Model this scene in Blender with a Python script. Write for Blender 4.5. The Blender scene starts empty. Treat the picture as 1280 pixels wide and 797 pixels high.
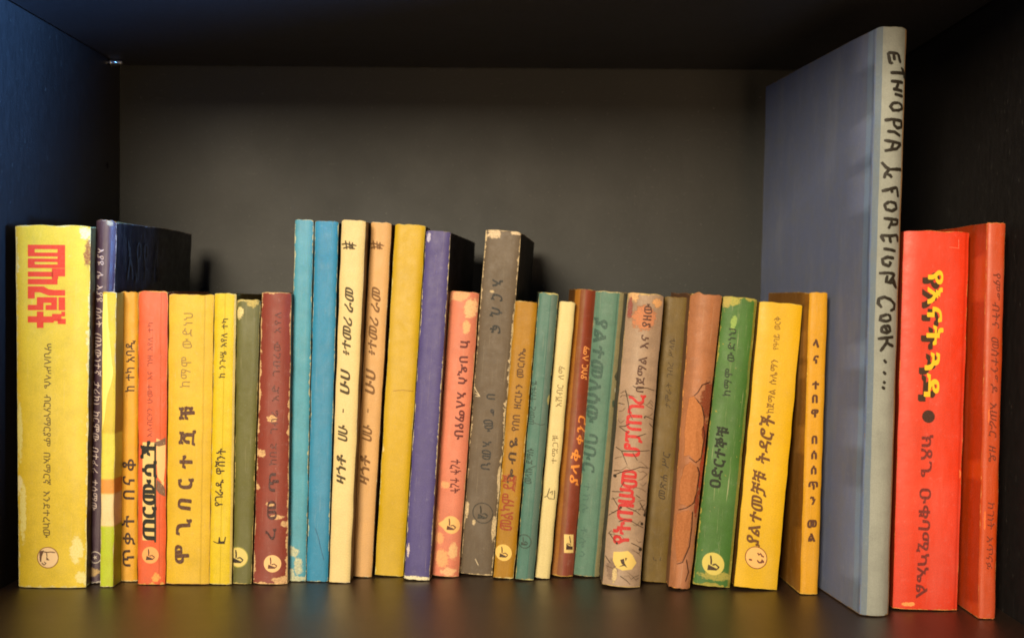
import bpy, bmesh, math, random
from mathutils import Matrix, Vector, noise as mnoise

random.seed(7)
sc = bpy.context.scene
COL = sc.collection

# ------------------------------------------------------------------ camera
F = 1785.0                      # focal length in photo pixels (1280 wide)
EYE = Vector((0.0, 0.0, 0.173)) # the shelf floor is z = 0
cam_data = bpy.data.cameras.new('camera')
cam_data.sensor_width = 36.0
cam_data.lens = F / 1280.0 * 36.0
cam_data.clip_start = 0.01
cam_data.clip_end = 60.0
cam_data.dof.use_dof = True
cam_data.dof.focus_distance = 0.83
cam_data.dof.aperture_fstop = 11.0
cam = bpy.data.objects.new('camera', cam_data)
COL.objects.link(cam)
YAW, PITCH, ROLL = math.radians(0.32), math.radians(0.84), math.radians(0.45)
CM = Matrix.Rotation(YAW, 3, 'Z') @ Matrix.Rotation(math.pi / 2 - PITCH, 3, 'X') @ Matrix.Rotation(ROLL, 3, 'Z')
cam.matrix_world = Matrix.Translation(EYE) @ CM.to_4x4()
sc.camera = cam

# ------------------------------------------------------------------ world, lamps, exposure
w = bpy.data.worlds.new('World'); sc.world = w; w.use_nodes = True
w.node_tree.nodes['Background'].inputs[0].default_value = (0.60, 0.74, 1.0, 1)
w.node_tree.nodes['Background'].inputs[1].default_value = 0.08
sc.cycles.filter_width = 1.8


def area(name, loc, target, size, power, col, size_y=None):
    d = bpy.data.lights.new(name, 'AREA')
    d.energy = power; d.color = col; d.size = size
    if size_y:
        d.shape = 'RECTANGLE'; d.size_y = size_y
    o = bpy.data.objects.new(name, d); COL.objects.link(o)
    o.location = loc
    o.rotation_euler = (Vector(target) - Vector(loc)).to_track_quat('-Z', 'Y').to_euler()
    return o


area('room_lamp', (-0.40, -0.93, 0.63), (-0.12, 0.85, 0.10), 0.42, 46.0, (1.0, 0.84, 0.60))
area('floor_bounce_lamp', (0.25, -0.70, -0.10), (0.05, 0.85, 0.1), 0.5, 6.5, (1.0, 0.66, 0.36))
win = area('window_light', (0.98, 0.12, 0.22), (-0.30, 0.70, 0.63), 0.26, 15.0, (0.13, 0.40, 1.0), 0.26)
win.data.spread = math.radians(40)

sc.view_settings.view_transform = 'Standard'
sc.view_settings.look = 'None'
sc.view_settings.exposure = 0.0
sc.view_settings.gamma = 1.0
sc.view_settings.use_curve_mapping = False


# ------------------------------------------------------------------ reading the photograph's geometry
def ray(px, py):
    d = Vector(((px - 640.0) / F, -(py - 398.5) / F, -1.0))
    return (CM @ d).normalized()


def hit_floor(px, py):
    d = ray(px, py)
    return EYE + d * (-EYE.z / d.z)


def hit_y(px, py, Y):
    d = ray(px, py)
    return EYE + d * (Y / d.y)


# ------------------------------------------------------------------ material helper
def lin(c):
    return tuple(((v / 255.0 + 0.055) / 1.055) ** 2.4 if v > 10 else v / 255.0 / 12.92 for v in c)


class NB:
    def __init__(s, name):
        s.m = bpy.data.materials.new(name); s.m.use_nodes = True
        s.t = s.m.node_tree; s.b = s.t.nodes['Principled BSDF']
        s.off = random.uniform(0, 50)

    def put(s, sock, v):
        if isinstance(v, bpy.types.NodeSocket): s.t.links.new(v, sock)
        elif isinstance(v, (tuple, list)):
            sock.default_value = tuple(v) + (1,) if len(v) == 3 and sock.type == 'RGBA' else v
        else: sock.default_value = v

    def math(s, op, a, b=0.0, c=None, clamp=False):
        n = s.t.nodes.new('ShaderNodeMath'); n.operation = op; n.use_clamp = clamp
        s.put(n.inputs[0], a); s.put(n.inputs[1], b)
        if c is not None: s.put(n.inputs[2], c)
        return n.outputs[0]

    def uv(s, name):
        n = s.t.nodes.new('ShaderNodeUVMap'); n.uv_map = name
        return n.outputs[0]

    def obj(s):
        return s.t.nodes.new('ShaderNodeTexCoord').outputs['Object']

    def sep(s, v):
        n = s.t.nodes.new('ShaderNodeSeparateXYZ'); s.put(n.inputs[0], v)
        return n.outputs

    def mapv(s, v, scale=(1, 1, 1), loc=None):
        n = s.t.nodes.new('ShaderNodeMapping'); s.put(n.inputs[0], v)
        n.inputs['Scale'].default_value = scale
        n.inputs['Location'].default_value = loc if loc else (s.off, s.off * .37, 0)
        return n.outputs[0]

    def noise(s, v, scale, detail=4, rough=0.6):
        n = s.t.nodes.new('ShaderNodeTexNoise'); s.put(n.inputs['Vector'], v)
        n.inputs['Scale'].default_value = scale; n.inputs['Detail'].default_value = detail
        n.inputs['Roughness'].default_value = rough
        return n.outputs[0]

    def rng(s, v, a, b, c=0.0, d=1.0):
        n = s.t.nodes.new('ShaderNodeMapRange'); s.put(n.inputs[0], v)
        for i, x in enumerate((a, b, c, d)): s.put(n.inputs[1 + i], x)
        return n.outputs[0]

    def mix(s, f, a, b, blend='MIX'):
        n = s.t.nodes.new('ShaderNodeMix'); n.data_type = 'RGBA'; n.blend_type = blend
        s.put(n.inputs[0], f); s.put(n.inputs[6], a); s.put(n.inputs[7], b)
        return n.outputs[2]

    def bump(s, h, strength, dist):
        n = s.t.nodes.new('ShaderNodeBump'); s.put(n.inputs['Height'], h)
        n.inputs['Strength'].default_value = strength; n.inputs['Distance'].default_value = dist
        s.t.links.new(n.outputs[0], s.b.inputs['Normal'])

    def fin(s, col, rough, spec=0.5):
        s.put(s.b.inputs['Base Color'], col); s.put(s.b.inputs['Roughness'], rough)
        s.b.inputs['Specular IOR Level'].default_value = spec
        return s.m


def plain(name, rgb, rough=0.7, spec=0.3, grain=0.25):
    n = NB(name)
    v = n.mapv(n.obj())
    f = n.noise(v, 900, 3)
    c = lin(rgb)
    col = n.mix(n.math('MULTIPLY', n.rng(f, .35, .7), grain), c, tuple(min(1, x * 1.5 + .02) for x in c))
    return n.fin(col, rough, spec)


INK = {}


def ink(rgb, worn=0.35):
    k = (rgb, worn)
    if k not in INK:
        n = NB('printed_ink')
        v = n.mapv(n.obj())
        f = n.noise(v, 1500, 4, .7)
        c = lin(rgb)
        col = n.mix(n.math('MULTIPLY', n.rng(f, .45, .62), worn), c, tuple(x * .6 + .22 for x in c))
        INK[k] = n.fin(col, .6, .3)
    return INK[k]


def laminate(name, rgb, rough, streak=(1, 1, 1), bumpy=.15, spec=.5):
    n = NB(name)
    v = n.mapv(n.obj(), streak)
    a = n.noise(v, 260, 6, .7)
    b = n.noise(v, 9, 4, .6)
    g = n.noise(n.obj(), 1600, 2, .6)
    c = lin(rgb)
    col = n.mix(n.rng(a, .3, .75), tuple(x * .62 for x in c), tuple(x * 1.5 for x in c))
    col = n.mix(n.math('MULTIPLY', n.rng(b, .35, .7), .10), col, tuple(x * 2.0 + .002 for x in c))
    scr = n.noise(n.mapv(n.obj(), (70, 900, 900)), 1.0, 3, .6)
    dust = n.noise(v, 700, 2, .5)
    col = n.mix(n.math('MULTIPLY', n.rng(scr, .68, .76), .25), col, (.16, .15, .13))
    col = n.mix(n.math('MULTIPLY', n.rng(dust, .70, .76), .5), col, (.20, .19, .17))
    r = n.rng(b, .3, .75, rough * .92, rough * 1.12)
    n.bump(n.math('ADD', n.math('MULTIPLY', a, .6), g), bumpy, .0004)
    return n.fin(col, r, spec)


def cover_mat(S):
    """worn printed paper cover; uvn: -1..1 over the spine, 0..1 up; uvm: metres"""
    n = NB('worn_cover_paper')
    um = n.uv('uvm'); un = n.uv('uvn')
    U, V, _ = n.sep(un)
    vm = n.mapv(um)
    base = lin(S['col'])
    big = n.noise(vm, 28, 4, .6)
    fine = n.noise(vm, 900, 3, .7)
    mid = n.noise(vm, 160, 5, .65)
    var = S.get('var', .22)
    dark = tuple(x * .62 for x in base)
    lite = tuple(min(1, x * 1.12 + .03) for x in base)
    col = n.mix(n.rng(big, .3, .72), tuple(b * (1 - var) + d * var for b, d in zip(base, dark)), tuple(b * (1 - var) + l * var for b, l in zip(base, lite)))
    if 'side_col' in S:                       # boards (beyond the spine edges)
        col = n.mix(n.math('GREATER_THAN', n.math('ABSOLUTE', U), 1.02), col, lin(S['side_col']))
    jag = n.math('MULTIPLY', n.math('SUBTRACT', mid, .5), .12)
    for (ax, a, b, c) in S.get('bands', []):  # printed colour bands; on the hardcover also a painted hinge highlight
        co = n.math('ADD', U if ax == 'u' else V, n.math('MULTIPLY', jag, .35 if ax == 'u' else .01))
        m = n.math('MULTIPLY', n.rng(co, a - .004, a + .004), n.rng(co, b - .004, b + .004, 1.0, 0.0))
        col = n.mix(m, col, lin(c))
    grn = n.noise(vm, 1500, 2, .8)
    col = n.mix(1.0, col, n.mix(n.rng(grn, .3, .7), (.74, .74, .76), (1.0, 1.0, 1.0)), 'MULTIPLY')
    # dirt, handling grime
    col = n.mix(n.math('MULTIPLY', n.rng(n.noise(vm, 75, 7, .8), .46, .72), S.get('grime', .25) * 1.5), col, tuple(x * .45 + .01 for x in base))
    fade = n.rng(n.noise(n.mapv(um, (34, 9, 1)), 1.0, 5, .7), .48, .72)
    col = n.mix(n.math('MULTIPLY', fade, .22), col, tuple(x * .7 + .17 for x in base))
    rub = n.rng(n.noise(vm, 210, 7, .8), .57, .66)
    col = n.mix(n.math('MULTIPLY', rub, .16), col, tuple(x * .6 + .28 for x in base))
    # fine scratches rubbed up and down
    sc_ = n.noise(n.mapv(um, (900, 22, 1)), 1.0, 4, .7)
    col = n.mix(n.math('MULTIPLY', n.rng(sc_, .60, .74), S.get('scratch', .16)), col, lin((225, 210, 175)))
    pp = lin(S.get('paper', (232, 214, 160)))
    paper = n.mix(n.rng(n.noise(vm, 500, 5, .75), .35, .65), tuple(x * .62 for x in pp), pp)
    H = S['H']; W = S['W']
    du = n.math('MULTIPLY', n.math('SUBTRACT', 1.0, n.math('ABSOLUTE', U)), W * 500)       # mm to spine edge
    du = n.math('ABSOLUTE', du)
    dt = n.math('MULTIPLY', n.math('SUBTRACT', 1.0, V), H * 1000)
    db = n.math('MULTIPLY', V, H * 1000)
    wn = n.rng(n.noise(vm, S.get('wscale', 170), 6, .68), .42, .74)
    wn2 = n.math('ADD', wn, n.math('MULTIPLY', n.rng(fine, .3, .7), .10))
    ws, wt, wb = S.get('wear', (1.2, 1.6, 1.6))
    amt = n.rng(n.noise(n.mapv(um, (60, 26, 1)), 1.0, 3, .6), .36, .66, .12, 1.25)
    m = n.rng(n.math('SUBTRACT', n.math('MULTIPLY', n.math('MULTIPLY', wn2, amt), ws), du), 0, .12)
    m = n.math('MAXIMUM', m, n.rng(n.math('SUBTRACT', n.math('MULTIPLY', n.math('MULTIPLY', wn2, amt), wt), dt), 0, .12))
    m = n.math('MAXIMUM', m, n.rng(n.math('SUBTRACT', n.math('MULTIPLY', wn2, wb), db), 0, .12))
    sp = n.noise(vm, 420, 3, .5)
    k = S.get('specks', .3)
    m = n.math('MAXIMUM', m, n.math('MULTIPLY', n.rng(sp, .80 - .10 * k, .82 - .10 * k), min(1, .4 + k)))
    col = n.mix(m, col, paper)
    wear = m
    for (pu, pv, ru, rv, c) in S.get('patch_n', []):
        a = n.math('DIVIDE', n.math('SUBTRACT', U, pu), ru)
        b = n.math('DIVIDE', n.math('SUBTRACT', V, pv), rv)
        d = n.math('ADD', n.math('MULTIPLY', a, a), n.math('MULTIPLY', b, b))
        d = n.math('ADD', d, n.math('MULTIPLY', n.math('SUBTRACT', n.noise(vm, 330, 8, .78), .5), 4.6))
        pm = n.math('MULTIPLY', n.rng(d, .70, 1.0, 1.0, 0.0), n.rng(n.noise(vm, 1100, 3, .7), .34, .50, .35, 1.0))
        col = n.mix(pm, col, lin(c) if c else paper)
        wear = n.math('MAXIMUM', wear, pm)
    for cu in S.get('creases', []):
        d = n.math('ABSOLUTE', n.math('SUBTRACT', n.math('ADD', U, n.math('MULTIPLY', jag, .15)), cu))
        cm = n.rng(d, .0, .05, .45, 0.0)
        col = n.mix(cm, col, tuple(x * .4 for x in base))
    h = n.math('ADD', n.math('MULTIPLY', fine, .25), n.math('MULTIPLY', mid, .5))
    h = n.math('SUBTRACT', h, n.math('MULTIPLY', wear, .5))
    for cu in S.get('creases', []):
        d = n.math('ABSOLUTE', n.math('SUBTRACT', U, cu))
        h = n.math('SUBTRACT', h, n.rng(d, 0, .07, .8, 0))
    if S.get('cloth'):
        x_, y_, _z = n.sep(um)
        wv = n.math('MULTIPLY', n.math('SINE', n.math('MULTIPLY', x_, 7000)), n.math('SINE', n.math('MULTIPLY', y_, 7000)))
        h = n.math('ADD', h, n.math('MULTIPLY', wv, .3))
        col = n.mix(n.math('MULTIPLY', n.rng(n.noise(n.mapv(um, (1600, 60, 1)), 1.0, 3, .7), .4, .7), .22), col, tuple(x * .55 for x in base))
    n.bump(h, S.get('bump', .35), .0005)
    gl = S.get('gloss', .48)
    r = n.rng(mid, .3, .7, gl, gl + .18)
    r = n.math('MAXIMUM', r, n.math('MULTIPLY', wear, .85))
    return n.fin(col, r, .45)


def page_mat():
    n = NB('aged_page_edges')
    v = n.obj()
    lines = n.noise(n.mapv(v, (2600, 14, 14)), 1.0, 3, .6)
    st = n.noise(v, 45, 5, .6)
    col = n.mix(n.rng(lines, .3, .7), lin((120, 92, 52)), lin((205, 176, 118)))
    col = n.mix(n.math('MULTIPLY', n.rng(st, .4, .75), .5), col, lin((110, 78, 42)))
    n.bump(lines, .5, .0004)
    return n.fin(col, .9, .1)


PAGES = page_mat()


# ------------------------------------------------------------------ mesh helpers
def link(name, verts, faces, mat, parent=None, uvs=None, smooth=False):
    me = bpy.data.meshes.new(name)
    me.from_pydata([tuple(v) for v in verts], [], faces)
    if uvs:
        for nm, data in uvs.items():
            l = me.uv_layers.new(name=nm)
            for lp in me.loops: l.data[lp.index].uv = data[lp.vertex_index]
    if smooth:
        for p in me.polygons: p.use_smooth = True
    me.update()
    o = bpy.data.objects.new(name, me); COL.objects.link(o)
    me.materials.append(mat)
    if parent: o.parent = parent
    return o


def boxmesh(name, lo, hi, mat, parent=None, bevel=0.0):
    x0, y0, z0 = lo; x1, y1, z1 = hi
    v = [(x0, y0, z0), (x1, y0, z0), (x1, y1, z0), (x0, y1, z0), (x0, y0, z1), (x1, y0, z1), (x1, y1, z1), (x0, y1, z1)]
    f = [(0, 3, 2, 1), (4, 5, 6, 7), (0, 1, 5, 4), (1, 2, 6, 5), (2, 3, 7, 6), (3, 0, 4, 7)]
    o = link(name, v, f, mat, parent)
    if bevel:
        m = o.modifiers.new('bevel', 'BEVEL'); m.width = bevel; m.segments = 2
    return o


GL = {}
_fc = bpy.data.curves.new('glyph_source', 'FONT')
_fo = bpy.data.objects.new('glyph_source', _fc)
COL.objects.link(_fo)


def glyph(ch, bold):
    k = (ch, bold)
    if bold > .006 and k not in GL:
        # a broad-nib pen: the same letter laid down several times along the slant of the nib
        gv, gf, gw = glyph(ch, .004)
        v, f = [], []
        R_ = bold * 1.35
        for n_, (dx, dy) in enumerate([(-.9, -.55), (-.45, -.3), (0, 0), (.45, .3), (.9, .55), (-.35, .5), (.35, -.5)]):
            b0 = len(v)
            v += [(q[0] + dx * R_, q[1] + dy * R_, n_) for q in gv]
            f += [tuple(b0 + i for i in ff) for ff in gf]
        GL[k] = (v, f, gw)
    if k not in GL:
        _fc.body = ch; _fc.size = 1.0; _fc.offset = bold; _fc.resolution_u = 3
        dg = bpy.context.evaluated_depsgraph_get(); dg.update()
        me = bpy.data.meshes.new_from_object(_fo.evaluated_get(dg))
        v = [(p.co.x, p.co.y) for p in me.vertices]
        f = [tuple(p.vertices) for p in me.polygons]
        bpy.data.meshes.remove(me)
        if v:
            x0 = min(a for a, _ in v); x1 = max(a for a, _ in v)
            GL[k] = ([(a - x0, b, 0) for a, b in v], f, x1 - x0)
        else: GL[k] = ([], [], .3)
    return GL[k]


def densify(v, f, maxlen):
    """cut flat shapes finely enough to follow a curved spine"""
    bm = bmesh.new()
    bv = [bm.verts.new(q) for q in v]
    for ff in f:
        try: bm.faces.new([bv[i] for i in ff])
        except ValueError: pass
    bmesh.ops.triangulate(bm, faces=bm.faces[:])
    for _ in range(3):
        le = [e for e in bm.edges if e.calc_length() > maxlen]
        if not le: break
        bmesh.ops.subdivide_edges(bm, edges=le, cuts=1)
        bmesh.ops.triangulate(bm, faces=bm.faces[:])
    bm.verts.index_update()
    out = [tuple(q.co) for q in bm.verts], [tuple(q.index for q in g.verts) for g in bm.faces]
    bm.free()
    return out


class Book:
    """one book: fitted to the corners its spine shows, then everything is laid on that spine"""

    def __init__(s, S):
        s.S = S
        (tlx, trx, ty), (blx, brx, by) = S['top'], S['bot']
        s.px = (tlx, trx, ty, blx, brx, by)
        pb = hit_floor((blx + brx) / 2, by)
        Y = pb.y
        s.Y = Y
        bl = hit_y(blx, by, Y); br = hit_y(brx, by, Y)
        tl = hit_y(tlx, ty, Y); tr = hit_y(trx, ty, Y)
        bm = (bl + br) / 2; tm = (tl + tr) / 2
        s.lean = math.atan2(tm.x - bm.x, tm.z - bm.z)
        s.H = math.hypot(tm.x - bm.x, tm.z - bm.z)
        s.wb = (br.x - bl.x) * math.cos(s.lean); s.wt = (tr.x - tl.x) * math.cos(s.lean)
        s.D = S.get('depth', .115)
        s.b = S.get('round', .0014); s.p = S.get('pw', 4.0)
        S['H'] = s.H; S['W'] = (s.wb + s.wt) / 2
        S['patch_n'] = [(*s.npx(x, y), rx * 2 / (trx - tlx), ry / (by - ty), c) for (x, y, rx, ry, c) in S.get('patch', [])]
        root = bpy.data.objects.new(S.get('name', 'paperback_book'), None)
        root.empty_display_size = .02
        COL.objects.link(root)
        root.rotation_euler = (0, s.lean, S.get('yaw', 0.0))
        root.location = (bm.x, Y, abs(math.sin(s.lean)) * s.wb / 2 + .0004)
        root['label'] = S['label']; root['category'] = 'book'
        if 'group' in S: root['group'] = S['group']
        s.root = root
        s.cover(); s.pages()
        print('%-28s Y=%.3f xb=%.4f..%.4f xt=%.4f..%.4f H=%.3f w=%.4f lean=%.1f' % (S['label'][:28], Y, bl.x, br.x, tl.x, tr.x, s.H, s.wb, math.degrees(s.lean)))

    def npx(s, x, y):
        tlx, trx, ty, blx, brx, by = s.px
        v = (by - y) / (by - ty)
        l = blx + (tlx - blx) * v; r = brx + (trx - brx) * v
        return (2 * (x - l) / (r - l) - 1, v)

    def wid(s, v): return s.wb + (s.wt - s.wb) * v

    def surf(s, u, v, off=0.0):
        w_ = s.wid(v) / 2
        y = s.b * min(1.0, abs(u)) ** s.p
        return Vector((u * w_, y - off, v * s.H))

    def cover(s):
        S = s.S
        ring = []           # (kind, u, y)
        nb = 5
        for i in range(nb): ring.append(('L', -1, s.D + (s.b - s.D) * i / nb))
        ns = 28
        for i in range(ns + 1):
            t = i / ns
            u = math.sin((t - .5) * math.pi)
            ring.append(('S', u, s.b * abs(u) ** s.p))
        for i in range(1, nb + 1): ring.append(('R', 1, s.b + (s.D - s.b) * i / nb))
        nz = 44
        sd = random.uniform(0, 99)
        T = S.get('thick', .0005)
        rag = S.get('rag', .0005)
        hinge = S.get('hinge')
        ov = S.get('overhang', 0.0)
        vo, vi, uvm, uvn = [], [], [], []
        ru = []
        for kind, u, y in ring:
            if kind == 'L': ru.append(-1 - (y - s.b) / (S['W'] / 2))
            elif kind == 'R': ru.append(1 + (y - s.b) / (S['W'] / 2))
            else: ru.append(u)
        for j in range(nz + 1):
            v = j / nz
            w_ = s.wid(v) / 2
            for i, (kind, u, y) in enumerate(ring):
                e = mnoise.noise(Vector((sd + u * 3 + y * 40, v * 14, 0)))
                e2 = mnoise.noise(Vector((sd + u * 9 + y * 60, v * 60, 5)))
                x = u * w_ + (u * .00035 * e + u * .00012 * e2)
                yy = y + .00007 * e + .00004 * e2
                if kind != 'S':
                    bow = S.get('bow', 0.0)
                    x += u * (bow * (1 - ((y - s.b) / s.D * 2 - 1) ** 2)) + u * S.get('flare', 0.0) * ((y - s.b) / s.D)
                    if hinge and y < s.b + .012 and y > s.b: x -= u * hinge
                z = v * s.H
                if j == nz: z += rag * mnoise.noise(Vector((sd + ru[i] * 2.3, 3, 9))) - rag * .5
                if j == nz and kind == 'S': z -= S.get('corner', .0007) * abs(u) ** 8
                if j == 0: z += rag * .5 * (mnoise.noise(Vector((sd + ru[i] * 2.7, 8, 1))) + .6)
                vo.append(Vector((x, yy, z)))
                ix = x - u * T if kind != 'S' else u * (w_ - T)
                vi.append(Vector((ix, yy + (T if kind == 'S' else 0), z)))
                uvm.append((ru[i] * S['W'] / 2, z)); uvn.append((ru[i], v))
        n = len(ring); N = len(vo)
        f = []
        for j in range(nz):
            for i in range(n - 1):
                a = j * n + i
                f.append((a, a + 1, a + n + 1, a + n))
                f.append((N + a, N + a + n, N + a + n + 1, N + a + 1))
        for i in range(n - 1):
            a = nz * n + i
            f.append((a, a + 1, N + a + 1, N + a)); f.append((i, N + i, N + i + 1, i + 1))
        for j in range(nz):
            a = j * n; f.append((a, a + n, N + a + n, N + a))
            a = j * n + n - 1; f.append((a, N + a, N + a + n, a + n))
        o = link('cover', vo + vi, f, cover_mat(S), s.root, {'uvm': uvm * 2, 'uvn': uvn * 2}, True)
        try: o.data.set_sharp_from_angle(angle=math.radians(40))
        except Exception: pass

    def pages(s):
        S = s.S
        T = S.get('thick', .0005) + .00035
        ins = S.get('inset', .0006)
        z0, z1 = ins, s.H - ins - .0004
        y0, y1 = s.b + T + .0004, s.D - .001 - ins
        if y1 <= y0: return
        a, c = s.wid(0) / 2 - T, s.wid(1) / 2 - T
        v = [(-a, y0, z0), (a, y0, z0), (a, y1, z0), (-a, y1, z0), (-c, y0, z1), (c, y0, z1), (c, y1, z1), (-c, y1, z1)]
        f = [(0, 3, 2, 1), (4, 5, 6, 7), (0, 1, 5, 4), (1, 2, 6, 5), (2, 3, 7, 6), (3, 0, 4, 7)]
        link('page_block', v, f, PAGES, s.root)

    # -- flat print: pixel positions become positions on the spine
    def P(s, x, y, off=.00022):
        u, v = s.npx(x, y)
        return s.surf(max(-.995, min(.995, u)), v, off)

    def text(s, txt, y0, y1, x0, x1, h, d, mat, name='title', bold=0.0, gap=.10, space=.35, shear=0.0, jit=.04, off=.00022, stretch=1.0):
        """text between pixel rows y0 (upper) and y1 (lower); x0/x1: its centre there; h: letter height in px"""
        rnd = random.Random(hash(len(txt)) + int(y0))
        lay = []; t = 0.0
        for ch in txt:
            if ch == ' ': t += space; continue
            gv, gf, gw = glyph(ch, bold)
            lay.append((t, gv, gf, gw)); t += gw + gap
        L = t - gap
        vs, fs = [], []
        CH = .72
        for (t0, gv, gf, gw) in lay:
            base = len(vs)
            jr = rnd.uniform(-1, 1) * jit * 1.3; js = 1 + rnd.uniform(-1, 1) * jit; jy = rnd.uniform(-1, 1) * jit * .6
            for (gx, gy, gz) in gv:
                cx = gx - gw / 2; cy = (gy - CH / 2) * js
                rx = cx * math.cos(jr) - cy * math.sin(jr) + shear * cy; ry = cx * math.sin(jr) + cy * math.cos(jr)
                tt = (t0 + gw / 2 + rx) / L
                ss = (ry / CH + jy) * h
                if d == 'down': y = y0 + (y1 - y0) * tt; x = x0 + (x1 - x0) * tt + ss
                else: y = y1 + (y0 - y1) * tt; x = x1 + (x0 - x1) * tt - ss
                vs.append((x, y, gz))
            fs += [tuple(base + i for i in ff) for ff in gf]
        if s.b >= .0019: vs, fs = densify(vs, fs, 3.0)
        return link(name, [s.P(x, y, off + z * 6e-6) for x, y, z in vs], fs, mat, s.root)

    def stacked(s, items, mat, size, name='title', bold=0.0):
        vs, fs = [], []
        for ch, x, y in items:
            gv, gf, gw = glyph(ch, bold)
            b = len(vs)
            for gx, gy, gz in gv: vs.append(s.P(x + (gx - gw / 2) * size / .72, y - (gy - .36) * size / .72, .00022 + gz * 6e-6))
            fs += [tuple(b + i for i in ff) for ff in gf]
        return link(name, vs, fs, mat, s.root)

    def strokes(s, lines, wpx, mat, name, off=.00025, taper=0.0, parent=None):
        vs, fs = [], []
        rnd = random.Random(3)
        for ln in lines:
            pts = [Vector(p) for p in ln]
            den = []
            for a, b in zip(pts, pts[1:]):
                k = max(1, int((b - a).length / 2.0))
                den += [a.lerp(b, i / k) for i in range(k)]
            den.append(pts[-1])
            n = len(den)
            for i, p in enumerate(den):
                q0 = den[max(0, i - 1)]; q1 = den[min(n - 1, i + 1)]
                t = (q1 - q0).normalized() if (q1 - q0).length else Vector((0, 1))
                nn = Vector((-t.y, t.x))
                ww = wpx * .5 * (1 + rnd.uniform(-.14, .14)) * (1 - taper * i / max(1, n - 1))
                if i in (0, n - 1): ww *= .7
                vs += [s.P(*(p + nn * ww), off), s.P(*(p - nn * ww), off)]
                if i: b = len(vs); fs.append((b - 4, b - 3, b - 1, b - 2))
            # round ends
        return link(name, vs, fs, mat, parent or s.root)

    def polys(s, pl, mat, name, off=.0002, parent=None):
        v, f = [], []
        for p in pl:
            b0 = len(v); v += [(x, y, 0) for x, y in p]; f.append(tuple(range(b0, b0 + len(p))))
        v, f = densify(v, f, 5.0)
        return link(name, [s.P(x, y, off) for x, y, z in v], f, mat, parent or s.root)

    def flake(s, pts, mat, name='peeled_paper', th=.0006):
        """torn layer of card with its own thickness and ragged edge"""
        rnd = random.Random(len(pts) * 13 + int(pts[0][1]))
        q = []
        for a, b in zip(pts, pts[1:] + pts[:1]):
            for i in range(5):
                t = i / 5
                q.append((a[0] + (b[0] - a[0]) * t + rnd.uniform(-.6, .6), a[1] + (b[1] - a[1]) * t + rnd.uniform(-.8, .8)))
        n = len(q)
        cx = sum(p[0] for p in q) / n; cy = sum(p[1] for p in q) / n
        vs = [s.P(x, y, th) for x, y in q] + [s.P(x, y, .00005) for x, y in q] + [s.P(cx, cy, th * 1.1)]
        fs = [(i, (i + 1) % n, 2 * n) for i in range(n)] + [(i, n + i, n + (i + 1) % n, (i + 1) % n) for i in range(n)]
        return link(name, vs, fs, mat, s.root)

    def emblem(s, x, y, r, disc, ring, mark=(40, 28, 20), clip=None, drop=False, rx=None, kind='lamp'):
        rx = rx or r
        pts = []
        for i in range(36):
            a = i / 36 * 2 * math.pi
            px, py = x + rx * math.cos(a), y + r * math.sin(a)
            if drop and 2.7 < a < 3.6: px -= r * .55 * (1 - abs(a - 3.15) / .45)
            if clip: px = max(clip, px)
            pts.append((px, py))
        if disc: e = s.polys([pts], ink(disc, .12), 'emblem', .00018)
        else: e = s.strokes([pts + pts[:1]], 1.1, ink(mark), 'emblem', .00018)
        if ring and disc: s.strokes([pts + pts[:1]], 1.1, ink(ring), 'emblem_ring', .00026, parent=e)
        k = r / 11
        # an oil-lamp sketch: a slanting body, a spout and a wisp
        if kind == 'lamp':
            L = [[(-5, 5), (-4, 1), (0, 2), (5, 4), (4, 6), (-4, 6)]]
            body = [[(x + a * k, y + b * k) for a, b in p] for p in ([(-6, 6.5), (-5, 1), (-2, 3.2), (4, 4.6), (3.5, 6.2)],)]
            s.polys(body, ink(mark, .3), 'emblem_drawing', .00026, e)
            s.strokes([[(x - 2.6 * k, y - 8 * k), (x - 2.0 * k, y - 3 * k), (x - 2.2 * k, y + 1 * k)],
                       [(x - 1 * k, y + 1.2 * k), (x + 2.2 * k, y + .2 * k), (x + 5.4 * k, y + 2.6 * k), (x + 4 * k, y + 5 * k)]], 1.7 * k, ink(mark, .3), 'emblem_drawing', .00027, parent=e)
        elif kind == 'side':
            s.polys([[(x - 9 * k, y - 7 * k), (x - 4 * k, y - 7.5 * k), (x - 6.5 * k, y - 1 * k), (x - 7 * k, y + 5 * k), (x - 8.6 * k, y + 4 * k)],
                     [(x - 1.5 * k, y - 1 * k), (x + 1.8 * k, y + 3 * k), (x - 1.8 * k, y + 2.6 * k)]], ink(mark, .3), 'emblem_drawing', .00026, e)
            s.strokes([[(x - 8 * k, y - 6.6 * k), (x - 1 * k, y - 5.6 * k), (x + 3 * k, y - 6 * k), (x + 8 * k, y - 5.4 * k)],
                       [(x - 6.5 * k, y + 5.5 * k), (x - 4 * k, y + 8 * k), (x - 2 * k, y + 6 * k), (x - 4 * k, y + 4.6 * k)],
                       [(x - 1.4 * k, y - 5 * k), (x - .8 * k, y - 1 * k)]], 1.2 * k, ink(mark, .3), 'emblem_drawing', .00027, parent=e)
        elif kind == 'dots':
            s.strokes([[(x - 7.5 * k, y + 2.2 * k), (x - 4 * k, y + 2.8 * k)],
                       [(x + 1.5 * k, y - 5 * k), (x + 3 * k, y - 3 * k), (x + 4.5 * k, y - 4.6 * k), (x + 6 * k, y - 2.2 * k), (x + 8 * k, y - 1.4 * k)],
                       [(x + 1 * k, y + 2.4 * k), (x + 3 * k, y + 4.6 * k), (x + 5.6 * k, y + 4.2 * k), (x + 6.4 * k, y + 1.6 * k), (x + 7.8 * k, y + 4.6 * k)]], 2.1 * k, ink(mark, .3), 'emblem_drawing', .00027, parent=e)
        elif kind == 'star':
            st = []
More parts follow.
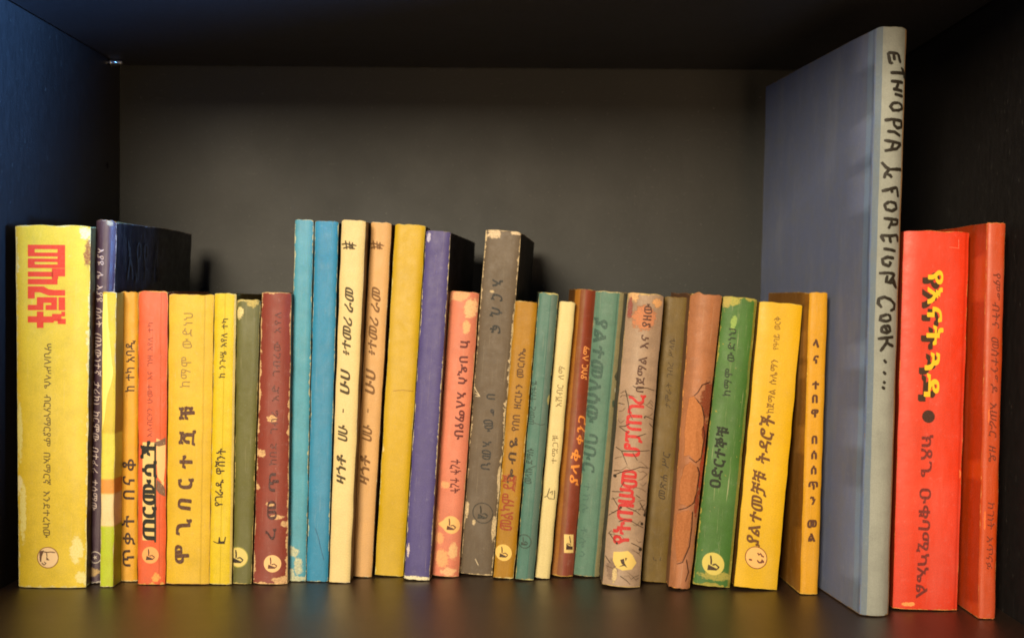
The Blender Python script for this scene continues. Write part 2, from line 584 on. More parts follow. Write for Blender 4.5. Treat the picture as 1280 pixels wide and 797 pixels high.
            for i in range(10):
                a = i / 10 * 2 * math.pi; q = 5 if i % 2 else 2
                st.append((x + q * k * math.cos(a), y + q * k * math.sin(a)))
            s.polys([st], ink(mark, .2), 'emblem_drawing', .00027, e)
        return e


# ------------------------------------------------------------------ the bookcase compartment
YB = 1.085       # back panel
XL, XR = -0.3045, 0.2720
ZC = 0.3465      # underside of the shelf above
case = bpy.data.objects.new('bookcase', None); COL.objects.link(case)
case.location = (0, .70, 0)
case['label'] = 'black-brown bookcase compartment that holds the row of books'
case['category'] = 'bookcase'


def in_case(o):
    o.parent = case; o.matrix_parent_inverse = Matrix.Translation((0, -.70, 0)); return o


shelf_m = laminate('dark_brown_shelf_laminate', (48, 32, 22), .40, (1, 1, 1), .28, .8)
side_m = laminate('black_brown_side_laminate', (36, 33, 33), .42, (1, 1, .3), .22)
top_m = laminate('lightened_shelf_underside', (50, 50, 54), .5, (1, 1, 1), .22)  # same furniture finish, lightened: brightness of the underside put into its colour
back_m = laminate('black_brown_back_laminate', (14, 17, 12), .48, (1, 1, 1), .25)
YF = .58
in_case(boxmesh('shelf_board', (XL, YF, -.026), (XR, YB, 0), shelf_m, bevel=.0008))
in_case(boxmesh('back_panel', (XL - .02, YB, -.05), (XR + .02, YB + .006, ZC + .28), back_m))
in_case(boxmesh('side_panel', (XL - .032, YF - .002, -.05), (XL - .0004, YB - .0005, ZC + .28), side_m, bevel=.0008))
in_case(boxmesh('side_panel', (XR + .0004, YF - .002, -.05), (XR + .032, YB - .0005, ZC + .28), side_m, bevel=.0008))
in_case(boxmesh('upper_shelf_board', (XL + .0008, YF + .001, ZC), (XR - .0008, YB - .0035, ZC + .026), top_m, bevel=.0008))
# steel shelf pin under the upper shelf, standing out of the left side panel
steel = NB('bright_steel'); steel.b.inputs['Metallic'].default_value = 1.0
steel_m = steel.fin((.75, .76, .78), .22)
pv, pf = [], []
pr, pl_ = .0022, .0105
for j, (xx, rr) in enumerate([(0, pr), (.0015, pr), (.0018, pr * 1.5), (.0028, pr * 1.5), (.0031, pr), (pl_ - .0005, pr), (pl_, pr * .75)]):
    for i in range(16):
        a = i / 16 * 2 * math.pi
        pv.append((XL + xx, 1.052 + rr * math.cos(a), ZC - .0026 + rr * math.sin(a)))
    if j:
        for i in range(16):
            a, b = (j - 1) * 16 + i, (j - 1) * 16 + (i + 1) % 16
            pf.append((a, b, b + 16, a + 16))
pf.append(tuple(range(6 * 16, 7 * 16)))
in_case(link('shelf_pin', pv, pf, steel_m, smooth=True))
# drilled pin hole lower down on the same panel
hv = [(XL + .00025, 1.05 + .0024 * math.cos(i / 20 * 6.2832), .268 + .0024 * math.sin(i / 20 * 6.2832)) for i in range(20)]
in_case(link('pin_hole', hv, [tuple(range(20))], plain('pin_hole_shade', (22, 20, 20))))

# ------------------------------------------------------------------ the books, left to right
BLK = (38, 30, 20); WHT = (236, 226, 205)

# 1 big yellow
b = Book(dict(label='big yellow book with red block title, leftmost on the shelf', top=(18, 112, 282), bot=(22, 106, 735), depth=.155, flare=-.009, col=(238, 208, 52),
              paper=(240, 226, 150), wear=(3.4, 2.0, 2.6), wscale=240, specks=.5, side_col=(96, 62, 34), round=.0022, pw=5, gloss=.42,
              patch=[(105, 291, 7, 8, (236, 214, 160)), (109, 318, 5, 17, (150, 92, 50)), (23, 605, 6, 10, (238, 228, 170)), (95, 688, 9, 18, (236, 224, 150)), (100, 722, 8, 8, (236, 224, 150)), (28, 640, 5, 40, (236, 226, 140)), (24, 540, 4, 40, (232, 222, 130))]))
RED = ink((222, 62, 32), .15)


def rr(x0, y0, x1, y1): return [(x0, y0), (x1, y0), (x1, y1), (x0, y1)]


Z = 6.37


def tz(x, y): return (25 + x / Z, 295 + y / Z)


R_ = []
for q in [  # traced letters of the block title (units of the enlarged crop)
    (62, 75, 118, 168), (118, 75, 300, 110), (118, 136, 300, 168), (300, 75, 360, 168),
    (62, 184, 118, 260), (118, 184, 300, 212), (118, 230, 300, 260), (300, 168, 360, 260),
    (62, 288, 260, 328), (255, 262, 360, 325), (62, 346, 300, 390), (255, 325, 305, 346),
    (62, 552, 135, 594), (135, 490, 188, 594), (188, 490, 295, 535), (205, 552, 295, 592), (250, 535, 295, 552), (308, 490, 360, 594),
    (135, 604, 188, 735), (62, 642, 135, 692), (188, 642, 270, 692), (255, 622, 360, 642), (270, 642, 330, 680), (300, 660, 365, 703), (330, 604, 360, 622)]:
    x0, y0, x1, y1 = q
    R_.append([tz(x0, y0), tz(x1, y0), tz(x1, y1), tz(x0, y1)])
R_.append([tz(*p) for p in [(62, 405), (190, 405), (225, 425), (270, 432), (360, 432), (360, 478), (230, 478), (160, 452), (118, 452), (118, 502), (62, 502)]])
b.polys(R_, RED, 'title')
b.text('ሣህለሥላሴ ብርሃነማርያም በአማርኛ እንደተረከው', 430, 672, 60, 58, 8.5, 'down', ink((92, 74, 20), .3), 'author_name', .004, .08, .5)
b.emblem(60, 697, 13, (240, 208, 160), (150, 100, 40), (96, 60, 34), kind='side')

# 2 tall dark purple
b = Book(dict(label='dark purple book with white handwritten-looking lettering, beside the big yellow one', top=(118, 144, 275), bot=(107.5, 129, 730), depth=.172, col=(70, 48, 66), side_col=(24, 22, 26),
              paper=(190, 180, 170), wear=(.8, 1.3, 2.6), specks=.15, round=.0035, pw=2.6, gloss=.36, yaw=-.035, hinge=.0006, rag=.0014,
              patch=[(115, 716, 12, 6, (190, 160, 110)), (137, 279, 4, 4, (170, 170, 150))]))
b.text('እያዩ ሌ እያዩ ሰለት (በእውነተኛ ታሪክ) ከርሞው በተፈሪ ተሰማው', 312, 638, 126, 117, 8.5, 'down', ink((206, 190, 186), .3), 'title', -.004, .16, .5, .15)
b.emblem(119, 697, 7, None, None, (190, 180, 170), kind='star')
# big dim letters on its front cover, seen above the shorter books
vs, fs = [], []
t = .020
for ch in 'እያዩ ሌ':
    if ch == ' ': t += .006; continue
    gv, gf, gw = glyph(ch, -.004)
    k0 = len(vs)
    for gx, gy, gz in gv: vs.append((b.wt / 2 + .0009, b.b + t + gx * .026, b.H * .835 + gy * .034))
    fs += [tuple(k0 + i for i in f) for f in gf]; t += gw * .026 + .005
link('cover_lettering', vs, fs, ink((58, 52, 46), .3), b.root)

# 3 thin striped
b = Book(dict(label='thin booklet with yellow, orange, pink and green stripes on its spine', top=(128, 145, 365), bot=(125, 141, 734), depth=.12, col=(226, 200, 50),
              side_col=(176, 140, 40), paper=(240, 226, 170), wear=(.8, 1, 1), round=.0008, yaw=.0,
              bands=[('v', .365, .52, (230, 220, 74)), ('v', .315, .365, (226, 140, 48)), ('v', .205, .315, (242, 218, 164)), ('v', -.1, .205, (188, 206, 44))]))
b.flake([(128.6, 368), (134, 368), (136, 410), (139, 445), (141.5, 470), (134, 498), (128, 540), (127.8, 450)], plain('torn_pale_yellow_paper', (238, 222, 110)), 'torn_paper', .0003)

# 4 yellow orange
b = Book(dict(label='narrow golden yellow book with spaced dark title, next to the orange one', top=(150, 172, 365), bot=(148, 171, 727), depth=.113, col=(232, 170, 28), paper=(240, 215, 150), wear=(.5, .8, 1), specks=.1, creases=[-.55], gloss=.4))
b.text('ጥቃት በናቆ', 574, 708, 161.5, 160, 14.5, 'up', ink((60, 34, 16), .2), 'title', .012, .28, .55, 0, .06)
b.text('ከ ተካ አባዲ', 426, 490, 163, 162.5, 10.5, 'up', ink((60, 34, 16), .2), 'author_name', .012, .1, .4)

# 5 orange red
b = Book(dict(label='orange-red book with a cream title strip and black letters', top=(172.5, 209, 364), bot=(171.5, 206, 731), depth=.113, col=(236, 98, 42), side_col=(160, 60, 30), paper=(244, 180, 96), wear=(.6, 1, 2.4), specks=.1, var=.3, creases=[.6],
              patch=[(195, 722, 6, 6, (240, 170, 90))]))
b.text('አለብርሃን ሁመተ እና ገነዛ አየለ ተካ', 404, 546, 188, 187, 6.5, 'up', ink((138, 48, 26), .3), 'author_name', -.004, .12, .5)
b.polys([[(195.5, 548), (203, 551), (206.5, 556), (206, 584), (204, 606), (197, 596), (195.5, 575)], [(198, 606), (205, 602), (204, 616), (199, 614)]], ink((236, 190, 122), .15), 'cover_picture', .00012)
b.polys([[(193, 553), (199, 551), (206.5, 547), (206.5, 556), (199, 558), (193, 557)], [(196, 599), (204, 607), (206, 612), (206, 621), (199, 617), (195.5, 612)]], ink((120, 84, 58), .3), 'cover_picture', .00017)
b.polys([rr(178.2, 553, 193, 675.5)], ink((232, 196, 122), .15), 'title_strip', .00016)
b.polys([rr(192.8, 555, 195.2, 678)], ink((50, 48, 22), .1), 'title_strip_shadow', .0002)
b.text('ጠርሙሷች', 552, 674, 186.5, 186, 15, 'up', ink((24, 24, 16), .1), 'title', .035, .12, .4, 0, .02, .0003)
b.emblem(188, 694, 10.5, (242, 168, 98), None, (70, 44, 30))

# 6 broad yellow
b = Book(dict(label='broad golden yellow book with widely spaced brown title letters', top=(211, 267, 368), bot=(207.5, 260.5, 731), depth=.113, col=(232, 190, 36), side_col=(190, 150, 40), paper=(238, 190, 110), wear=(.7, 1.2, 1.0), specks=.12, var=.3, rag=.001, creases=[.62], grime=.2))
b.text('ሞጊበርተሿቹ', 509, 704, 236, 227, 16, 'up', ink((86, 48, 18), .3), 'title', .035, .52, .4, 0, .07)
b.text('ከማሞ ውድነህ', 392, 485, 235.5, 231.5, 12, 'up', ink((150, 118, 40), .4), 'author_name', .0, .2, .5)

# 7 thin yellow
b = Book(dict(label='lemon yellow book with small black lettering and a lamp drawing near its foot', top=(268, 295, 367), bot=(261, 289, 731), depth=.113, col=(234, 204, 22), side_col=(120, 100, 30), paper=(238, 222, 140), wear=(1.0, 1.4, 1.2), creases=[.0], specks=.2, bands=[('u', .82, 1.02, (222, 196, 110))]))
b.text('ከ ንጉሤ አየለ ተካ', 399, 473, 281.5, 277.5, 7.5, 'up', ink((58, 44, 14), .1), 'author_name', .008, .1, .4)
b.text('የገራዱ ዋሽንት', 561, 633, 277, 273, 10, 'up', ink((58, 40, 14), .1), 'title', .014, .1, .4)
b.polys([[(272.5, 680), (273.6, 671.5), (274.8, 671.5), (275.6, 677), (281, 676.5), (281, 680)]], ink((48, 34, 14), .1), 'emblem', .0002)
b.strokes([[(266.5, 677), (271, 679), (280, 679.5), (282, 671)]], 1.3, ink((48, 34, 14), .1), 'emblem')

# 8 olive green
b = Book(dict(label='plain olive green book with chipped top and a round pale emblem', top=(296, 325, 375), bot=(291, 313.5, 730.5), depth=.113, col=(104, 104, 46), side_col=(34, 26, 18), paper=(214, 196, 120), wear=(.8, 2.6, 1.2), specks=.25,
              patch=[(300, 392, 5, 8, (226, 208, 140)), (315, 380, 9, 5, (196, 176, 100))], grime=.15))
b.emblem(297.5, 697, 12.5, (222, 200, 116), (150, 150, 60), (46, 34, 20), clip=290.5)

# 9 maroon
b = Book(dict(label='worn maroon book with three spaced title letters and white chips', top=(326.5, 363, 366), bot=(315.5, 358, 731), depth=.114, col=(146, 62, 46), side_col=(60, 26, 22), paper=(240, 196, 140), wear=(2.6, 1.6, 2.2), specks=.55, round=.003, pw=2.5, wscale=230,
              patch=[(339.5, 524, 6, 5, None), (326, 568, 6, 5, None), (346, 647, 8, 3, None), (337, 631, 5, 3, None), (320, 610, 4, 4, None), (355, 655, 4, 4, None), (350, 725, 9, 4, None)]))
b.text('ረመጥ', 592, 675, 342.5, 337.5, 12, 'up', ink((72, 30, 26), .3), 'title', .018, .45, .4, 0, .05)
b.text('ከበደ ገብሬ አድ ገብረው አየለ', 391, 582, 348, 341, 8.5, 'up', ink((84, 36, 30), .4), 'author_name', .0, .2, .6)
b.emblem(340.5, 705, 10.8, (242, 196, 136), None, (96, 52, 36))

# 10, 11 blue pair
b = Book(dict(label='light blue book with white flaking at its foot, left of the two blue books', top=(368.5, 391.5, 275), bot=(359, 382, 727), depth=.15, col=(84, 168, 192), side_col=(30, 90, 110), paper=(216, 218, 180), wear=(1.4, .9, 2.0), specks=.5, wscale=260,
              patch=[(366, 690, 8, 7, None), (373, 708, 6, 12, None), (363, 720, 6, 9, None), (372, 724, 12, 4, None), (361, 665, 3, 8, None)]))
b = Book(dict(label='mid blue book, right of the two blue books, with a plain spine', top=(393.5, 423, 277), bot=(383, 409.5, 727.5), depth=.15, col=(46, 146, 190), side_col=(16, 60, 80), paper=(206, 214, 180), wear=(1.0, .9, 1.3), specks=.35, bot_edge=1))
b.strokes([[(394, 660), (398, 672), (401, 686), (405, 700)]], .5, ink((20, 60, 90)), 'pen_scratch')


def barbs(bk, cx, cy, m):
    bk.strokes([[(cx - 10, cy - 1), (cx - 4, cy - 2), (cx + 9, cy)], [(cx - 8, cy + 4), (cx - 2, cy + 2), (cx + 7, cy + 4)], [(cx - 5, cy - 6), (cx - 3, cy + 5)],
                [(cx, cy - 5), (cx + 1, cy + 5)], [(cx + 4, cy - 4), (cx + 3, cy + 5)], [(cx - 1, cy - 1), (cx + 5, cy + 2)]], 1.8, m, 'emblem')


for i, (lb, tp, bt, cc, kk, dx, dy) in enumerate([
    ('pale cream book with brown brush lettering, right of the blue pair', (427, 457, 276), (411, 437, 729), (244, 218, 150), (70, 56, 22), 0, 0),
    ('tan cream book with fainter brush lettering, left of the plain mustard yellow book', (464, 489.5, 279), (439.5, 464, 722), (228, 178, 112), (118, 80, 34), 33, 1)]):
    b = Book(dict(label=lb, top=tp, bot=bt, depth=.125, col=cc, side_col=(96, 60, 30), paper=(250, 232, 190), wear=(.5, .8, .8), specks=.08, grime=.12, scratch=.05))
    m = ink(kk, .15)
    x_t = (tp[0] + tp[1]) / 2; x_b = (bt[0] + bt[1]) / 2

    def cx(y, tp=tp, bt=bt, x_t=x_t, x_b=x_b): return x_b + (x_t - x_b) * (bt[2] - y) / (bt[2] - tp[2])
    barbs(b, cx(308) - 4, 308, m)
    b.text('ዛጎቶ', 569 + dy, 604 + dy, cx(569) - 3, cx(604) - 3, 11, 'up', m, 'title', .022, .1, .4, .3, .04)
    b.text('ሀሁ', 532, 551, cx(532) - 3, cx(551) - 3, 11.5, 'up', m, 'title', .022, .1, .4, .3, .04)
    b.text('-', 512, 516, cx(512) - 5, cx(516) - 5, 8, 'up', m, 'title', .02)
    b.text('ሁሀ', 464, 492, cx(464) - 3, cx(492) - 3, 12, 'up', m, 'title', .022, .1, .4, .3, .04)
    b.text('፥ተመሪ ራመ', 361, 444, cx(361) - 1, cx(444) - 3, 11, 'up', m, 'title', .022, .1, .3, .3, .05)

# 14 plain mustard yellow
b = Book(dict(label='plain mustard yellow book without lettering, left of the purple book', top=(494, 532, 282), bot=(468.5, 504, 721), depth=.13, col=(214, 176, 10), side_col=(80, 40, 16), paper=(236, 214, 120), wear=(1.0, 1.0, .9), specks=.12, grime=.15, scratch=.03, gloss=.4, patch=[(478, 563, 2.5, 4, (240, 214, 140))]))
b.strokes([[(491, 490), (503, 488.5), (517, 489)]], .7, ink((150, 108, 10)), 'crease_mark')

# 15 purple
b = Book(dict(label='violet blue book with black side, taller than its pink neighbour', top=(532.5, 563.5, 290), bot=(504.5, 536.5, 726), depth=.172, col=(88, 80, 142), side_col=(20, 14, 14), paper=(238, 224, 180), wear=(1.1, .9, 2.6), specks=.45, yaw=-.055, round=.0016,
              patch=[(510, 690, 2, 10, (226, 210, 200)), (520, 724, 18, 3, (240, 230, 190)), (536, 298, 2.5, 7, (200, 196, 220))]))

# 16 pink
b = Book(dict(label='salmon pink book with peeled pale areas and teardrop emblem', top=(562.5, 599, 366), bot=(539, 573, 722), depth=.112, col=(236, 138, 106), side_col=(150, 80, 56), paper=(240, 178, 126), wear=(1.6, 2.6, 3.4), specks=.3, round=.003, pw=3, var=.4,
              patch=[(588, 386, 9, 14, (240, 192, 140)), (575, 372, 13, 7, (238, 178, 130)), (583, 410, 5, 9, (240, 184, 130)), (556, 608, 7, 5, (242, 170, 118)), (552, 700, 9, 14, (242, 176, 120)), (566, 690, 6, 12, (236, 190, 134)), (549, 675, 6, 9, (240, 170, 116)), (560, 716, 12, 5, (242, 190, 140)), (545, 650, 4, 16, (240, 160, 110))]))
b.text('ከ ሀዲስ አለማየሁ', 427, 550, 581, 573, 10.5, 'down', ink((96, 34, 30), .2), 'author_name', .02, .14, .5, 0, .05)
b.text('ተረት ተረት', 575, 617, 569.5, 568, 11, 'down', ink((96, 34, 30), .2), 'title', .014, .1, .35)
b.emblem(564, 657, 11, (240, 190, 118), None, (92, 50, 30), drop=True, kind='lamp')

# 17 grey
b = Book(dict(label='tall grey book with white chipped edges and black felt-pen letters', top=(607, 651.5, 290), bot=(574.5, 615, 720), depth=.165, col=(104, 88, 68), side_col=(20, 18, 18), paper=(228, 204, 160), wear=(2.3, 1.5, 1.3), specks=.2, yaw=-.06, wscale=260,
              patch=[(617, 295, 10, 6, (226, 202, 166)), (645, 292, 7, 3, (226, 202, 166)), (615, 367, 3, 2, None), (583, 640, 3, 10, None), (624, 600, 3, 18, None), (617, 660, 3, 16, None), (592, 655, 2.5, 4, None)]))
b.text('አርሲፍ', 352, 418, 623, 619, 13, 'down', ink((36, 36, 34), .2), 'title', .018, .55, .4, .1, .12)
b.text('ሀ ግሙ አመህ', 494, 588, 614, 607, 11, 'down', ink((40, 38, 36), .3), 'author_name', .016, .25, .6, 0, .1)
b.emblem(603.5, 642.5, 12.5, None, None, (44, 40, 30))
b.strokes([[(591, 483), (595, 491), (600, 498)], [(594, 494), (600, 498), (594, 498)], [(594, 700), (598, 708)]], .8, ink((226, 206, 170)), 'scratch_mark')

# 18 mustard
b = Book(dict(label='mustard book with black small lettering and red outlined block letters', top=(644, 672, 378), bot=(616.5, 642, 724), depth=.113, col=(182, 130, 14), side_col=(90, 60, 14), paper=(236, 210, 140), wear=(.9, 1, 1.4), specks=.2))
b.text('የበበ ዘርሁን መርስኤ', 437, 540, 653, 644, 8.5, 'up', ink((82, 50, 14), .2), 'author_name', .01, .12, .5)
b.text('ጐብዬ', 548, 605, 643, 637, 9.5, 'up', ink((64, 40, 12), .2), 'title', .02, .3, .4)
b.text('መልካም ደጅ', 594, 664, 637.5, 632, 15, 'up', ink((150, 62, 18), .2), 'title', .012, .04, .2, 0, .02)
b.strokes([[(644, 597), (641, 612)], [(645.5, 596), (643, 616)], [(627, 655), (631, 663), (638, 664)]], .8, ink((150, 62, 18), .2), 'title')
b.emblem(629.5, 692, 10.3, (238, 196, 104), None, (70, 46, 20), kind='lamp')

# 19 teal
b = Book(dict(label='teal book with faint print and ring emblem, between mustard and cream books', top=(674, 698.5, 367), bot=(644.5, 667, 726), depth=.113, col=(78, 126, 112), side_col=(60, 78, 70), paper=(206, 196, 130), wear=(.6, 1.6, 1.2), specks=.2, creases=[.25], bands=[('u', .3, 1.1, (86, 112, 100))], patch=[(686, 500, 2, 6, (170, 160, 100))]))
b.text('ሠመረ ተስፋዬ', 478, 532, 668, 664, 7, 'up', ink((40, 66, 58), .2), 'author_name', .0, .12, .5)
b.text('መላኩ ደማሱ', 562, 606, 663, 659.5, 8, 'up', ink((40, 66, 58), .2), 'title', .01, .1, .4)
b.strokes([[(668, 530), (676, 532), (682, 530)], [(663, 586), (670, 583)]], .7, ink((36, 54, 46)), 'crease_mark')
b.emblem(655.5, 678, 8.3, None, None, (40, 62, 50))

# 20 pale cream
b = Book(dict(label='pale cream thin book with tiny thin print, right of the teal ring-emblem book', top=(699, 719.5, 378), bot=(669, 687, 724), depth=.112, col=(236, 216, 150), side_col=(150, 120, 60), paper=(246, 232, 180), wear=(.4, .8, .8), specks=.05, grime=.12))
b.text('አሸብር ለማ', 459, 509, 702.5, 698, 7.5, 'up', ink((110, 92, 50), .2), 'author_name', -.004, .14, .5)
b.text('ተሟጋቹ', 545, 580, 695, 692, 6.5, 'up', ink((110, 92, 50), .2), 'title', -.004, .12, .4)
b.strokes([[(680, 623), (684, 621), (686, 624), (693, 624), (693.5, 613)], [(684, 621), (687, 611)], [(687, 617), (691, 614), (690, 619)]], 1.0, ink((60, 50, 20)), 'emblem')

# 21 maroon with gold side
b = Book(dict(label='maroon spine book with gold left edge and orange lettering', top=(720, 746, 363), bot=(689.5, 716.5, 722), depth=.113, col=(142, 58, 28), side_col=(150, 96, 26), paper=(230, 180, 90), wear=(.3, 1, 1.4), specks=.15, round=.004, pw=2,
              bands=[('u', -1.2, -.52, (172, 112, 30)), ('u', -.52, -.06, (140, 78, 24))], grime=.3))
b.text('ያስር ለማ', 434, 475, 733.5, 729.5, 7.5, 'up', ink((244, 160, 84), .2), 'author_name', .008, .08, .3)
b.text('ቀንጋ', 521, 556, 728, 724.5, 9, 'up', ink((244, 150, 60), .2), 'title', .014, .16, .3, .2)
b.text('ያላቅ', 563, 606, 721.5, 717, 10, 'up', ink((244, 150, 60), .2), 'title', .014, .14, .3, .2)
e = b.polys([rr(705, 669, 717, 692)], ink((240, 206, 130), .1), 'emblem')
b.polys([[(707.5, 688), (708, 680), (711, 683), (716, 684), (716, 688)]], ink((60, 30, 16)), 'emblem_drawing', .0003, e)
b.strokes([[(712, 670.5), (713.5, 680)], [(709, 680), (714, 682)]], 1.3, ink((60, 30, 16)), 'emblem_drawing', .0003, parent=e)

# 22 teal, green title
b = Book(dict(label='sea green book with dark green title and beige torn right edge', top=(744.5, 782.5, 366), bot=(717.5, 749, 722), depth=.114, col=(94, 136, 116), side_col=(40, 46, 40), paper=(200, 188, 140), wear=(.8, 1.8, 1.2), specks=.15, round=.003, pw=2.6, creases=[.52],
              bands=[('u', .62, 1.05, (156, 146, 106))], grime=.35, patch=[(772, 470, 3.5, 7, (70, 74, 60)), (771, 488, 3, 4, (190, 186, 160)), (768, 505, 3, 6, (60, 84, 72))]))
b.text('ያልተመለሰው', 401, 530, 752, 739, 14.5, 'down', ink((52, 88, 76), .3), 'title', .03, .14, .4, .1, .04)
b.text('ባቡር', 545, 592, 740, 734.5, 15, 'down', ink((52, 88, 76), .3), 'title', .02, .16, .4, .1, .04)
b.text('ተክሌ ቶሎሳ', 606, 698, 734, 727, 8, 'down', ink((66, 104, 90), .3), 'author_name', .0, .3, .8)

# 23 cracked
b = Book(dict(label='thick pinkish beige book with cracked spine and red title letters', top=(785.5, 831, 369), bot=(753, 800.5, 736), depth=.115, col=(186, 156, 128), side_col=(70, 60, 50), paper=(222, 190, 130), wear=(.8, 2.6, 1.4), specks=.25, round=.005, pw=2.2, var=.55, grime=.45, bump=.7,
              bands=[], patch=[(793, 374, 6, 9, (228, 180, 126)), (822, 380, 6, 6, (226, 168, 110)), (805, 400, 16, 16, (204, 132, 92)), (788, 390, 3, 14, (150, 84, 74)), (765, 715, 7, 12, (140, 116, 98)), (768, 722, 3, 10, (222, 196, 140))]))
b.text('የትጠሠመ', 590, 682, 788, 776, 19, 'up', ink((196, 36, 34), .3), 'title', .028, .07, .3, 0, .04)
b.text('ሆፓጠገረ', 496, 572, 796, 789, 19, 'up', ink((200, 38, 36), .3), 'title', .028, .07, .3, 0, .04)
b.text('በጀማል እና ያዘው', 382, 492, 811, 799, 10, 'up', ink((76, 40, 24), .3), 'author_name', .012, .14, .5, 0, .06)
b.polys([[(767, 693), (776, 692), (785, 690), (791, 695), (796, 705), (790, 713), (778, 715), (770, 712), (766, 704)]], ink((232, 200, 110), .2), 'emblem')
b.polys([[(773, 711), (781, 706), (784, 711), (780, 709)], [(775, 702), (780, 700), (781, 708), (777, 707)], [(781, 699), (784, 699), (782, 703)]], ink((70, 46, 26)), 'emblem_drawing', .0003)
ck2 = []
ck = [[(782, 491), (785, 505), (787, 520), (791, 527)], [(770, 508), (781, 509)], [(791, 485), (797, 488), (808, 486), (819, 489)], [(806, 521), (812, 523), (819, 526)],
      [(774, 537), (780, 541), (786, 544)], [(787, 532), (781, 536), (775, 537)], [(770, 563), (777, 567), (781, 577), (784, 584)], [(777, 567), (800, 565), (813, 564)],
      [(791, 568), (797, 577)], [(770, 597), (775, 594), (780, 592), (793, 588), (800, 585), (812, 586)], [(765, 619), (779, 617)], [(766, 626), (772, 635), (776, 641)],
      [(776, 638), (766, 645), (760, 650)], [(795, 620), (801, 624)], [(800, 629), (804, 636), (809, 644)], [(806, 644), (810, 632)], [(783, 636), (795, 640), (801, 645)], [(773, 655), (781, 651), (790, 653), (797, 657), (805, 661)],
      [(762, 671), (767, 678), (772, 682)], [(789, 680), (796, 683), (803, 687)], [(775, 722), (783, 727), (788, 732)], [(795, 548), (808, 543)], [(780, 605), (776, 612)], [(757, 700), (763, 708)], [(812, 530), (817, 535), (820, 534)]]
rc = random.Random(11)
for _ in range(30):
    yy = rc.uniform(485, 725); f_ = (736 - yy) / 367
    xl, xr = 753 + 32 * f_, 800 + 31 * f_
    side = rc.random() < .5
    x = xl + 2 if side else xr - 2
    p = [(x, yy)]
    for k in range(rc.randint(2, 4)):
        x += (1 if side else -1) * rc.uniform(2.5, 6.5); yy += rc.uniform(-5, 5); p.append((x, yy))
    ck2.append(p)
b.strokes(ck2, .7, ink((84, 66, 46), .1), 'spine_cracks', .0003, .5)
b.strokes(ck, 1.1, ink((58, 44, 32), .1), 'spine_cracks', .00035, .35)
dots = []
for (x, y, r) in [(769, 599, 2.2), (807, 645, 2.2), (801, 688, 2.4), (776, 637, 1.6), (803, 656, 2), (771, 682, 1.5), (806, 523, 1.2)]:
    dots.append([(x + r * math.cos(a), y + r * math.sin(a)) for a in [i * .785 for i in range(8)]])
b.polys(dots, ink((48, 38, 26), .1), 'spine_pits', .0003)

# 24 olive brown
b = Book(dict(label='olive brown book with thin black handwriting-like print, right of the cracked one', top=(831.5, 863, 373), bot=(802, 835, 729), depth=.113, col=(112, 88, 22), side_col=(50, 34, 14), paper=(160, 130, 60), wear=(.5, 1, .8), specks=.1, grime=.45, var=.4))
b.text('ታምራት ገብረ ሥላሴ', 425, 511, 840.5, 834, 7, 'up', ink((52, 36, 12), .2), 'author_name', -.006, .16, .5, .2)
b.text('መጽሐ ሥር', 567, 625, 833, 827, 8.5, 'up', ink((48, 34, 12), .2), 'title', .0, .14, .5, .2)
b.strokes([[(816, 697), (817, 701), (821, 702)], [(826, 697), (825, 702)]], .8, ink((52, 36, 12)), 'pen_scratch')

# 25 orange torn
b = Book(dict(label='orange book whose spine is torn into peeling layers', top=(864, 904, 368), bot=(836.5, 863, 738), depth=.113, col=(190, 122, 76), side_col=(130, 90, 58), paper=(220, 150, 80), wear=(1.4, 1.5, 1.6), specks=.15, round=.004, pw=2, rag=.0015, var=.45, grime=.4, bump=.8,
              bands=[('u', -1.1, -.45, (176, 114, 72))], patch=[(888, 500, 13, 24, (134, 62, 34)), (882, 545, 7, 22, (138, 62, 34)), (878, 590, 4, 30, (164, 60, 28)), (872, 630, 4, 18, (150, 60, 30))]))
fm = plain('peeled_orange_card', (174, 112, 68), .85, .1, .5)
fm2 = plain('peeled_tan_card', (164, 104, 64), .85, .1, .5)
tear_shadow = [[(866, 497), (872, 502), (878, 510), (881, 522), (879, 532), (882, 545), (879, 562), (877, 573), (870, 579), (861, 573)],
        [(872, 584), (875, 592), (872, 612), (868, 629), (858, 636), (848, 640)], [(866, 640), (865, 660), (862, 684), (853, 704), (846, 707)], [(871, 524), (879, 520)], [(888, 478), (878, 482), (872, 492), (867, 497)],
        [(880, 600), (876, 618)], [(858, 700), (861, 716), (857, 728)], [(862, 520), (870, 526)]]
b.strokes(tear_shadow, 1.5, ink((66, 32, 16), .1), 'torn_edge_shadow', .0003, .3)  # dark strokes paint the shadow along the lifted torn edges
b.flake([(861, 500), (867, 497), (874, 505), (879, 516), (880, 530), (877, 538), (879, 552), (876, 573), (870, 578), (862, 570), (855, 572), (856, 545)], fm, th=.0009)
b.flake([(856, 584), (863, 579), (871, 584), (873, 590), (871, 612), (867, 628), (858, 634), (850, 632), (850, 606)], fm2, th=.0009)
b.flake([(846, 646), (853, 641), (860, 638), (865, 642), (863, 664), (860, 684), (852, 702), (846, 704), (844, 676)], fm2, th=.0007)

